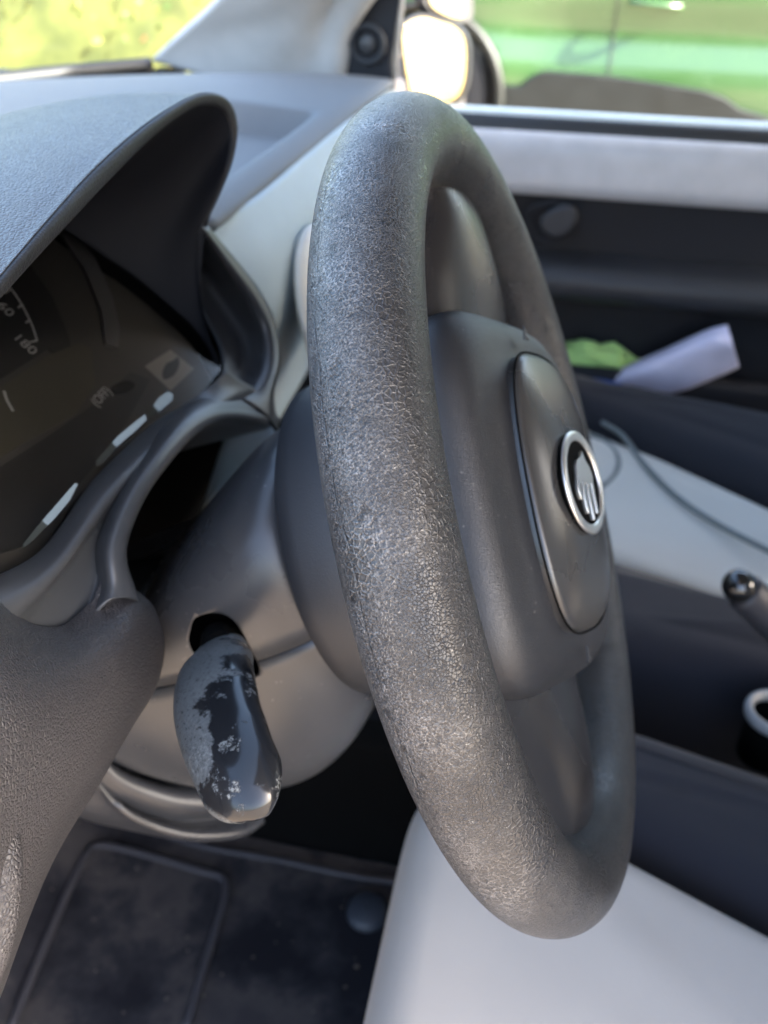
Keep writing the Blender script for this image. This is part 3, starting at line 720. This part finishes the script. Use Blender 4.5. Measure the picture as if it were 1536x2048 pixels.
# ================================================================ passenger door
door = thing('passenger_door', 'passenger door with pale painted upper band and dark inner trim', 'door')
def strip(name, sec, x0, x1, m, parent, e=None):
    """a moulding of constant section (y, z) running along the car"""
    pts = [Vector((0, y, z)) for y, z in sec]; pts = curve(pts, 8*len(pts)) if len(pts) > 2 else pts
    rows = [[Vector((x0+(x1-x0)*k/20, p.y, p.z)) for p in pts] for k in range(21)]
    o = link(name, grid_mesh(rows), m, parent); md = o.modifiers.new('s', 'SOLIDIFY'); md.thickness = .006; md.offset = 0; return o
X0, X1 = -.245, .80
# outer paint line, rubber seal, band
strip('outer_sill', [(1.06, -.020), (1.035, -.004), (1.012, -.002), (1.002, -.012)], X0, X1, M_silver_, door)
strip('window_seal', [(1.001, -.008), (.992, -.006), (.985, -.016), (.984, -.030)], X0, X1, M_rubber, door)
strip('upper_band', [(.984, -.024), (.972, -.022), (.962, -.034), (.958, -.060), (.956, -.085), (.962, -.098)], X0, X1, M_sill, door)
strip('inner_trim', [(.985, -.085), (.980, -.100), (.985, -.16), (.985, -.21), (.975, -.235), (.985, -.26), (.99, -.42), (.97, -.50), (.95, -.56)], X0, X1, M_trim, door)
# rounded front corner of the trim recess
cor = [at(x, y, Y=.956) for x, y in ((1000, 375), (1028, 400), (1050, 385), (1090, 376), (1150, 374))]
strip('armrest', [(.99, -.185), (.95, -.188), (.925, -.196), (.918, -.215), (.93, -.235), (.98, -.245)], -.10, X1, M_trim2, door)
strip('door_pocket', [(.93, -.345), (.915, -.335), (.905, -.35), (.91, -.42), (.93, -.5), (.96, -.52)], -.12, X1, M_trim, door)
h = [at(x, y, Y=.955) for x, y in ((1055, 425), (1080, 410), (1120, 405), (1150, 420), (1150, 455), (1120, 480), (1080, 480), (1058, 460))]
hb = link('handle_recess', tube_mesh(curve(h, 48, True), .003, 10, True), M_trim, door)
prism('handle_lever', curve([at(x, y, Y=.950) for x, y in ((1080, 440), (1100, 418), (1130, 408), (1152, 418), (1148, 448), (1124, 468), (1096, 466))], 32, True), Vector((0, -.012, 0)), M_trim2, hb, .004)
wg = [[Vector((x, 1.0-.08*z_/.4, -.01+z_)) for x in (X0+.03 + z_*.25, .25, .8)] for z_ in (0, .2, .41)]
patch('window_pane', wg, M_glass, door, 12, 12)
# black corner triangle with tweeter
tri = [at(x, y, Y=.965) for x, y in ((682, 172), (690, 110), (700, 50), (716, 5), (740, -60), (805, -60), (800, 0), (790, 60), (782, 120), (776, 172))]
tp = prism('corner_cover', curve(tri, 60, True), Vector((0, .012, 0)), M_trim, door, .002)
c_ = at(735, 88, Y=.960)
link('tweeter', tube_mesh([c_+Vector((.022*math.cos(q), 0, .022*math.sin(q))) for q in (2*math.pi*k/40 for k in range(40))], .004, 10, True), M_trim2, tp)
bm = bmesh.new(); bmesh.ops.create_uvsphere(bm, u_segments=20, v_segments=12, radius=.012); me = bpy.data.meshes.new('dome'); bm.to_mesh(me); bm.free()
dm = link('tweeter_dome', me, M_shroud, tp); dm.location = c_; dm.scale = (1, .4, 1)
link('window_frame', tube_mesh([at(783, 180, Y=.985), at(792, 90, Y=.98), at(806, -60, Y=.97)], (.004, .008), 10), M_vent, door)

# ================================================================ door mirror
mir_ = thing('door_mirror', 'passenger door mirror with bright cream glass outside the side window', 'mirror')
gl_ = [(812, 75), (822, 52), (850, 42), (880, 50), (905, 58), (926, 80), (930, 120), (925, 165), (908, 190), (870, 200), (832, 190), (820, 150), (814, 110)]
MN = Vector((.80, -.575, .15)).normalized(); MP = at(870, 120, Y=1.19)
def onmir(x, y, off=0):
    r = ray(x, y); o_ = MP-MN*off; return CAM+r*((o_-CAM).dot(MN)/r.dot(MN))
def mo(grow, off): return curve([onmir(870+(x-870)*grow, 120+(y-120)*grow, off) for x, y in gl_], 64, True)
link('mirror_housing', grid_mesh([mo(1.12, .000), mo(1.20, .002), mo(1.22, .03), mo(1.05, .075), mo(.6, .095), mo(.03, .10)], True), M_rubber, mir_)
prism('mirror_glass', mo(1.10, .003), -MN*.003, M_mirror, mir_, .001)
up_ = [(858, -10), (864, 12), (885, 28), (915, 38), (932, 30), (934, 0), (930, -60), (860, -60)]
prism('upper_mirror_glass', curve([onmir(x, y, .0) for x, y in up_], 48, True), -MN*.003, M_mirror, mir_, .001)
prism('upper_mirror_frame', curve([onmir(893+(x-893)*1.35, -10+(y+10)*1.2, .004) for x, y in up_], 48, True), -MN*.02, M_rubber, mir_, .002)
link('mirror_arm', tube_mesh([Vector((-.20, 1.03, -.03)), Vector((-.25, 1.10, -.06)), Vector((-.29, 1.20, -.06))], .018, 12), M_rubber, mir_)

# ================================================================ green car
gc = thing('green_car', 'light green car with grey lower cladding parked beyond the passenger window', 'car')
GY = 4.3
def gp(px, py, y=GY): p = at(px, py, Y=y); return p.x, p.z
ax_, az_ = gp(842, 190)
gz = az_-.33
# side shell as height rows along the car
XS = [ax_-.75+ .06*k for k in range(62)]
def side_y(x, z):
    u_ = (z-gz)
    y = GY + .10*max(0, (u_-.75))**1.3*1.2 + .06*max(0, .42-u_)
    y += .035*math.exp(-((u_-.62)/.11)**2)                      # waist hollow above the sill
    wx = min(abs(x-ax_), abs(x-ax_-2.55)); y -= .05*math.exp(-(wx/.48)**4)*math.exp(-((u_-.55)/.30)**2)
    return y
rows = []
zs = [gz+.18+.018*k for k in range(56)]
def arch(x, z):
    for wx in (ax_, ax_+2.55):
        if (x-wx)**2+(z-az_)**2 < .37**2: return True
    return False
XS = [ax_-.75+.03*k for k in range(136)]
bm = bmesh.new(); vv = {}
for i, x in enumerate(XS):
    for j, z in enumerate(zs):
        xx, zz = x, z
        for wx in (ax_, ax_+2.55):                              # snap vertices onto the arch
            d_ = math.hypot(x-wx, z-az_)
            if .355 < d_ < .392: xx = wx+(x-wx)/d_*.372; zz = az_+(z-az_)/d_*.372
        vv[i, j] = bm.verts.new((xx, side_y(xx, zz), zz))
for i in range(len(XS)-1):
    for j in range(len(zs)-1):
        xm, zm = (XS[i]+XS[i+1])/2, (zs[j]+zs[j+1])/2
        if not arch(xm, zm): bm.faces.new((vv[i, j], vv[i+1, j], vv[i+1, j+1], vv[i, j+1]))
for v in [v for v in bm.verts if not v.link_faces]: bm.verts.remove(v)
me = bpy.data.meshes.new('side'); bm.to_mesh(me); bm.free()
o = link('body', me, M_green, gc); md = o.modifiers.new('s', 'SOLIDIFY'); md.thickness = .02; md.offset = -1
zt = zs[-1]; yt = side_y(0, zt)
# cabin, bonnet and far side, so that the car is whole
rf = [[Vector((x, y, z)) for x in (ax_-.75, ax_-.2, ax_+.35, ax_+.9, ax_+1.6, ax_+2.5, ax_+3.3)] for y, z in ((yt, zt), (yt+.02, zt+.02), (yt+.85, zt+.05), (yt+1.5, zt+.02), (yt+1.55, zt))]
patch('upper_body', rf, M_green, gc, 40, 20, .01)
cab = [[Vector((x, y, z)) for x, y in ((x0, yt+i_), (x1, yt+i_), (x1, yt+1.55-i_), (x0, yt+1.55-i_))] for x0, x1, i_, z in ((ax_+.5, ax_+3.2, .06, zt), (ax_+.95, ax_+3.0, .20, zt+.30), (ax_+1.25, ax_+2.7, .28, zt+.42))]
link('cabin_glass', grid_mesh(cab, True), M_rubber, gc, smooth=False)
prism('car_roof', [p for p in cab[-1]], Vector((0, 0, .03)), M_green, gc, .01)
box('underside', (ax_-.7, GY+.10, gz+.16), (ax_+3.2, GY+1.5, gz+.5), M_rubber, gc, .02)
# cladding, traced on the side
cl = [(1002, 168), (1040, 172), (1066, 150), (1090, 142), (1215, 152), (1330, 168), (1410, 182), (1450, 196), (1480, 218), (1540, 236), (1540, 300), (1000, 290), (1010, 220)]
cpt = []
for k, (x, y) in enumerate(cl): X_, Z_ = gp(x, y, GY-.02); cpt.append(Vector((X_, GY-.045, Z_)))
prism('sill_cladding', [p for p in cpt], Vector((0, .08, 0)), M_clad, gc, .008)
# arch trim
for k, wx in enumerate((ax_, ax_+2.55)):
    pa = [Vector((wx+.385*math.cos(q), GY-.055, az_+.385*math.sin(q))) for q in (R(-25)+R(230)*i/40 for i in range(41))]
    link('arch_trim', tube_mesh(pa, (.03, .022), 10, upv=Vector((0, 1, 0))), M_clad, gc)
    wl = bpy.data.objects.new('wheel', None); col.objects.link(wl); wl.parent = gc; wl.location = (wx, GY+.02, az_)
    ty = [[Vector((r_*math.cos(q), y, r_*math.sin(q))) for q in (2*math.pi*i/64 for i in range(64))] for r_, y in ((.21, -.02), (.22, -.05), (.28, -.06), (.315, -.045), (.32, -.01), (.32, .14))]
    link('tyre', grid_mesh(ty, True), M_tyre, wl)
    rm = [[Vector((r_*math.cos(q), y, r_*math.sin(q))) for q in (2*math.pi*i/64 for i in range(64))] for r_, y in ((.215, -.045), (.205, -.05), (.19, -.02), (.188, .05), (.02, .05))]
    rim = link('rim', grid_mesh(rm, True), M_alloy, wl)
    for s_ in range(5):
        q = 2*math.pi*s_/5+.3; d_ = Vector((math.cos(q), 0, math.sin(q))); n_ = Vector((-math.sin(q), 0, math.cos(q)))
        prism('spoke', [d_*.03+n_*.022, d_*.2+n_*.035, d_*.2-n_*.035, d_*.03-n_*.022], Vector((0, -.03, 0)), M_alloy, wl, .006)
# door seam and handle
sx_, _ = gp(1215, 100)
prev = [Vector((sx_+.02*math.sin((z-gz)*3), side_y(sx_, z)-.001, z)) for z in zs[::3]]
link('door_seam', tube_mesh(prev, .004, 6), M_rubber, gc)
hx, hz = gp(1312, 6)
hb = link('door_handle', tube_mesh(curve([Vector((hx-.11, side_y(hx, hz)-.005, hz)), Vector((hx-.05, side_y(hx, hz)-.045, hz)), Vector((hx+.05, side_y(hx, hz)-.045, hz-.005)), Vector((hx+.11, side_y(hx, hz)-.005, hz-.01))], 20), (.014, .011), 10), M_green, gc)

# ================================================================ hedge
def leafmat(nm, c0, c1):
    m, t, b = nodes(nm); oi = mk(t, 'ShaderNodeTexCoord').outputs['Object']
    nz = mk(t, 'ShaderNodeTexNoise', Scale=6.0, Detail=4.0); t.links.new(oi, nz.inputs['Vector'])
    t.links.new(ramp(t, nz.outputs[0], [(.35, c0), (.65, c1)]), b.inputs['Base Color']); b.inputs['Roughness'].default_value = .5
    b.inputs['Subsurface Weight'].default_value = 0
    tr = mk(t, 'ShaderNodeBsdfTranslucent'); t.links.new(ramp(t, nz.outputs[0], [(.35, c0), (.65, c1)]), tr.inputs[0])
    mx = mk(t, 'ShaderNodeMixShader'); mx.inputs[0].default_value = .35; t.links.new(b.outputs[0], mx.inputs[1]); t.links.new(tr.outputs[0], mx.inputs[2]); t.links.new(mx.outputs[0], t.nodes['Material Output'].inputs[0])
    return m
hc = at(200, 60, d=4.4)
hd = Vector((ray(200, 60).x, ray(200, 60).y, 0)).normalized(); hr = Vector((-hd.y, hd.x, 0))
rnd = random.Random(3)
hm = [leafmat('leaf_yellow', (.26, .28, .06), (.46, .44, .13)), leafmat('leaf_green', (.05, .10, .03), (.16, .24, .08)), leafmat('leaf_rust', (.34, .16, .07), (.45, .36, .12))]
bm = bmesh.new()
for k in range(26000):
    a = rnd.uniform(-2.2, 2.2); z = rnd.uniform(-1.1, 1.0); dd = rnd.gauss(.0, .12)+.10*noise.noise(Vector((a*3, z*3, 0)))
    p = hc+hr*a+hd*dd+Vector((0, 0, z)); s_ = rnd.uniform(.012, .030)
    n_ = Vector((rnd.gauss(0, 1), rnd.gauss(0, 1), rnd.gauss(.4, 1))).normalized(); u_ = n_.orthogonal().normalized(); v_ = n_.cross(u_)
    f = bm.faces.new([bm.verts.new(p+u_*s_), bm.verts.new(p+v_*s_*.6), bm.verts.new(p-u_*s_), bm.verts.new(p-v_*s_*.6)])
    q = noise.noise(Vector((a*2.5, z*2.5, 5)))
    f.material_index = 1 if q+rnd.gauss(0, .25) > .12 else (2 if rnd.random() < .10 else 0)
me = bpy.data.meshes.new('hedge'); bm.to_mesh(me); bm.free()
hedge = thing('hedge', 'sunlit yellow green hedge seen through the windscreen', 'hedge', (hc.x, hc.y, hc.z))
o = link('foliage', me, hm[0], hedge, False); o.data.materials.append(hm[1]); o.data.materials.append(hm[2]); o.matrix_parent_inverse = Matrix.Translation(-hc)
tw = box('twigs', (-2.2, .08, -1.2), (2.2, .22, .85), leafmat('hedge_core', (.08, .10, .03), (.16, .18, .05)), hedge, .05)
tw.rotation_euler = (0, 0, math.atan2(hr.y, hr.x))

# ================================================================ seats
ds = thing('driver_seat', 'light grey fabric seat cushion below the steering wheel', 'seat')
def cushion(name, x0, x1, y0, y1, z0, z1, m, parent, rx=.04, crown=.01, tilt=0, s0=0, s1=0):
    """stuffed block: rounded top edges, slightly crowned and uneven"""
    rows = []
    def sec(inset, z):
        out = []; cx, cy = (x0+x1)/2, (y0+y1)/2; a, b_ = (x1-x0)/2-inset, (y1-y0)/2-inset; e = 9 if inset < rx*.5 else 7
        for i in range(96):
            t_ = 2*math.pi*i/96; c, sn = math.cos(t_), math.sin(t_)
            x = a*math.copysign(abs(c)**(2/e), c); y = b_*math.copysign(abs(sn)**(2/e), sn)
            X_ = cx+x; out.append(Vector((X_, cy+y+(s0+(s1-s0)*(cy+y-y0)/(y1-y0))*min(X_-x0, .33), z+tilt*(X_-x0)+.003*noise.noise(Vector((X_*14, y*14, z*9))))))
        return out
    rows.append(sec(0, z0)); rows.append(sec(-.004, (z0+z1)/2)); 
    for k in range(8):
        q = k/7*math.pi/2; rows.append(sec(rx*(1-math.cos(q)), z1-rx+rx*math.sin(q)))
    last = rows[-1]; c = sum(last, Vector())/96
    for f in (.93, .84, .72, .58, .42, .25, .08, .005):
        rows.append([c.lerp(p, f)+Vector((0, 0, crown*(1-f*f)+.0025*noise.noise(Vector((p.x*f*12, p.y*f*12, 3))))) for p in last])
    return link(name, grid_mesh(rows, True), m, parent)
cushion('seat_cushion', -.052, .60, -.37, .112, -.50, -.295, M_seatL, ds, .032, .006, -.03, s0=0, s1=-.40)
cushion('side_bolster', -.02, .60, .118, .205, -.50, -.300, M_dark, ds, .03, .004, -.03, s0=-.40, s1=-.20)
cushion('seat_back', .46, .60, -.32, .16, -.40, .25, M_seatL, ds, .04)
cushion('seat_base', .0, .60, -.30, .16, -.64, -.48, M_black, ds, .02)
ps = thing('passenger_seat', 'pale green grey passenger seat cushion with piping and dark side bolsters', 'seat')
cushion('seat_cushion', .02, .62, .485, .81, -.50, -.350, M_seatP, ps, .03, .010, .03, s0=-.42, s1=-.80)
cushion('side_bolster', .03, .62, .30, .475, -.52, -.325, M_dark, ps, .05, .01, .03, s0=-.16, s1=-.42)
cushion('side_bolster', .01, .62, .82, .93, -.52, -.330, M_dark, ps, .04, .01, .08, s0=-.80, s1=-.55)
cushion('seat_back', .56, .70, .32, .82, -.42, .25, M_seatP, ps, .04)
def onseat(px, py, z=-.338): return at(px, py, Z=z)
link('piping', tube_mesh(curve([onseat(x, y, z) for x, y, z in ((1205, 845, -.345), (1245, 872, -.340), (1290, 930, -.337), (1350, 990, -.333), (1430, 1045, -.329), (1545, 1105, -.322))], 50), .0035, 8), M_pipe_, ps)
link('piping', tube_mesh(curve([onseat(x, y, -.343) for x, y in ((1180, 868), (1215, 885), (1236, 915), (1232, 945), (1208, 970), (1180, 975))], 40), .003, 8), M_pipe_, ps)

# ================================================================ centre console bits
hbk = thing('handbrake', 'black handbrake lever with glossy button end beside the passenger seat', 'handbrake')
p0, p1 = at(1478, 1172, Y=.245), at(1640, 1330, Y=.26)
d_ = (p1-p0).normalized()
link('grip', tube_mesh(curve([p0+d_*.008, p0+d_*.03, p0.lerp(p1, .5), p1, p1+d_*.12+Vector((0, 0, -.05))], 30), (lambda q: (.016, .013)), 20), M_dark2_, hbk)
bm = bmesh.new(); bmesh.ops.create_uvsphere(bm, u_segments=28, v_segments=16, radius=.0135); me = bpy.data.meshes.new('button'); bm.to_mesh(me); bm.free()
bt = link('button', me, M_glossblack_, hbk); bt.location = p0
cup = thing('cup_holder', 'dark cup holder with pale rim behind the seat bolster', 'cup holder')
c_ = at(1552, 1428, Y=.225)
ring = [c_+Vector((.022*math.cos(q), .022*math.sin(q), 0)) for q in (2*math.pi*k/48 for k in range(48))]
link('rim', tube_mesh(ring, (.006, .004), 12, True, upv=Vector((0, 0, 1))), M_ventin, cup)
link('cup', grid_mesh([[c_+Vector(((p-c_).x*f, (p-c_).y*f, dz)) for p in ring] for f, dz in ((1, 0), (.95, -.05), (.02, -.055))], True), M_black, cup)
con = thing('centre_console', 'black plastic centre console tunnel between the seats', 'console')
box('tunnel', (-.45, .212, -.64), (.62, .250, -.43), M_black, con, .01)

# ================================================================ floor
mt_ = thing('floor_mat', 'dusty black carpet floor mat with raised ridges in the driver footwell', 'floor mat')
def fl(px, py, z=-.6): return at(px, py, Z=z)
rows = []
for j in range(60):
    y = -.36+.60*j/59; row = []
    for i in range(70):
        x = -.57+.64*i/69; z = -.612+.004*noise.noise(Vector((x*7, y*7, 0)))+max(0, -.40-x)*.55
        row.append(Vector((x, y, z)))
    rows.append(row)
link('mat', grid_mesh(rows), M_mat, mt_).modifiers.new('s', 'SOLIDIFY').thickness = .006
def ridge(pts, w):
    P_ = []
    for x, y in pts:
        p = fl(x, y, -.606)
        if p.x < -.40: p = fl(x, y, -.606+(-.40-p.x)*.5)
        P_.append(p)
    link('moulded_ridge', tube_mesh(curve(P_, 60), (.003, w), 10, upv=Vector((0, 0, 1))), M_matl, mt_)
ridge([(20, 2060), (60, 1960), (110, 1840), (165, 1720), (195, 1690), (260, 1700), (400, 1740), (445, 1755), (450, 1790), (430, 1860), (400, 1960), (370, 2060)], .0045)
ridge([(170, 1600), (250, 1640), (400, 1690), (560, 1720), (700, 1750), (800, 1765)], .004)
c_ = fl(735, 1822, -.606)
link('fixing_stud', grid_mesh([[c_+Vector((r_*math.cos(q), r_*math.sin(q), h_)) for q in (2*math.pi*k/32 for k in range(32))] for r_, h_ in ((.021, -.004), (.020, .004), (.016, .006), (.001, .0065))], True), M_stud_, mt_)
rnd = random.Random(11); bm = bmesh.new()
for k in range(60):
    x, y = rnd.uniform(40, 780), rnd.uniform(1640, 2060); p = fl(x, y, -.604)
    if p.x < -.40: p = fl(x, y, -.604+(-.40-p.x)*.5)
    s_ = rnd.uniform(.0007, .0018)*(1.6 if rnd.random() < .1 else 1)
    bmesh.ops.create_icosphere(bm, subdivisions=1, radius=s_, matrix=Matrix.Translation(p+Vector((0, 0, s_*.5))) @ Matrix.Diagonal((1, rnd.uniform(.5, 1), .5, 1)))
me = bpy.data.meshes.new('grit'); bm.to_mesh(me); bm.free()
o = link('grit', me, M_grit_); o['kind'] = 'stuff'; o['label'] = 'dry crumbs and grit scattered over the black floor mat'

# ================================================================ things in the door pocket
pr_ = []
def sheet(name, pts, m, th, label, cat):
    o = patch(name, pts, m, None, 30, 16, th); return tag(o, label, cat)
Yp = .905
sheet('paper_roll', [[at(x, y, Y=Yp+dy) for x, y, dy in r_] for r_ in (
    ((1185, 768, .03), (1240, 740, .02), (1330, 700, .01), (1410, 664, .0), (1455, 650, -.01)),
    ((1200, 782, .01), (1260, 752, -.01), (1345, 720, -.02), (1425, 688, -.03), (1466, 690, -.03)),
    ((1215, 790, .02), (1300, 790, .0), (1365, 780, -.01), (1440, 750, -.01), (1478, 732, -.01)))], M_paper, .002, 'curled lilac paper booklet sticking out of the door pocket', 'booklet')
sheet('folder', [[at(x, y, Y=Yp-.012) for x, y in ((1130, 754), (1180, 757), (1245, 768))], [at(x, y, Y=Yp-.02) for x, y in ((1130, 772), (1180, 772), (1245, 776))]], M_blue, .003, 'dark blue card folder edge lying in the door pocket', 'folder')
sheet('leaflet', [[at(x, y, Y=Yp-.016) for x, y in ((1130, 773), (1180, 774), (1240, 780))], [at(x, y, Y=Yp-.022) for x, y in ((1130, 783), (1180, 786), (1240, 790))]], M_paper2_, .002, 'thin white leaflet under the blue folder in the door pocket', 'leaflet')
bm = bmesh.new()
bmesh.ops.create_icosphere(bm, subdivisions=5, radius=1)
c_ = at(1178, 722, Y=.955)
for v in bm.verts:
    n_ = v.co.copy(); k = 1+.30*noise.noise(n_*2.2)+.14*noise.noise(n_*6)+.05*noise.noise(n_*14)
    v.co = c_+Vector((n_.x*.066*k, n_.y*.028*k, n_.z*.030*k))
me = bpy.data.meshes.new('wrapper'); bm.to_mesh(me); bm.free()
tag(link('green_wrapper', me, M_gcloth), 'crumpled light green wrapper behind the lilac booklet in the pocket', 'wrapper')
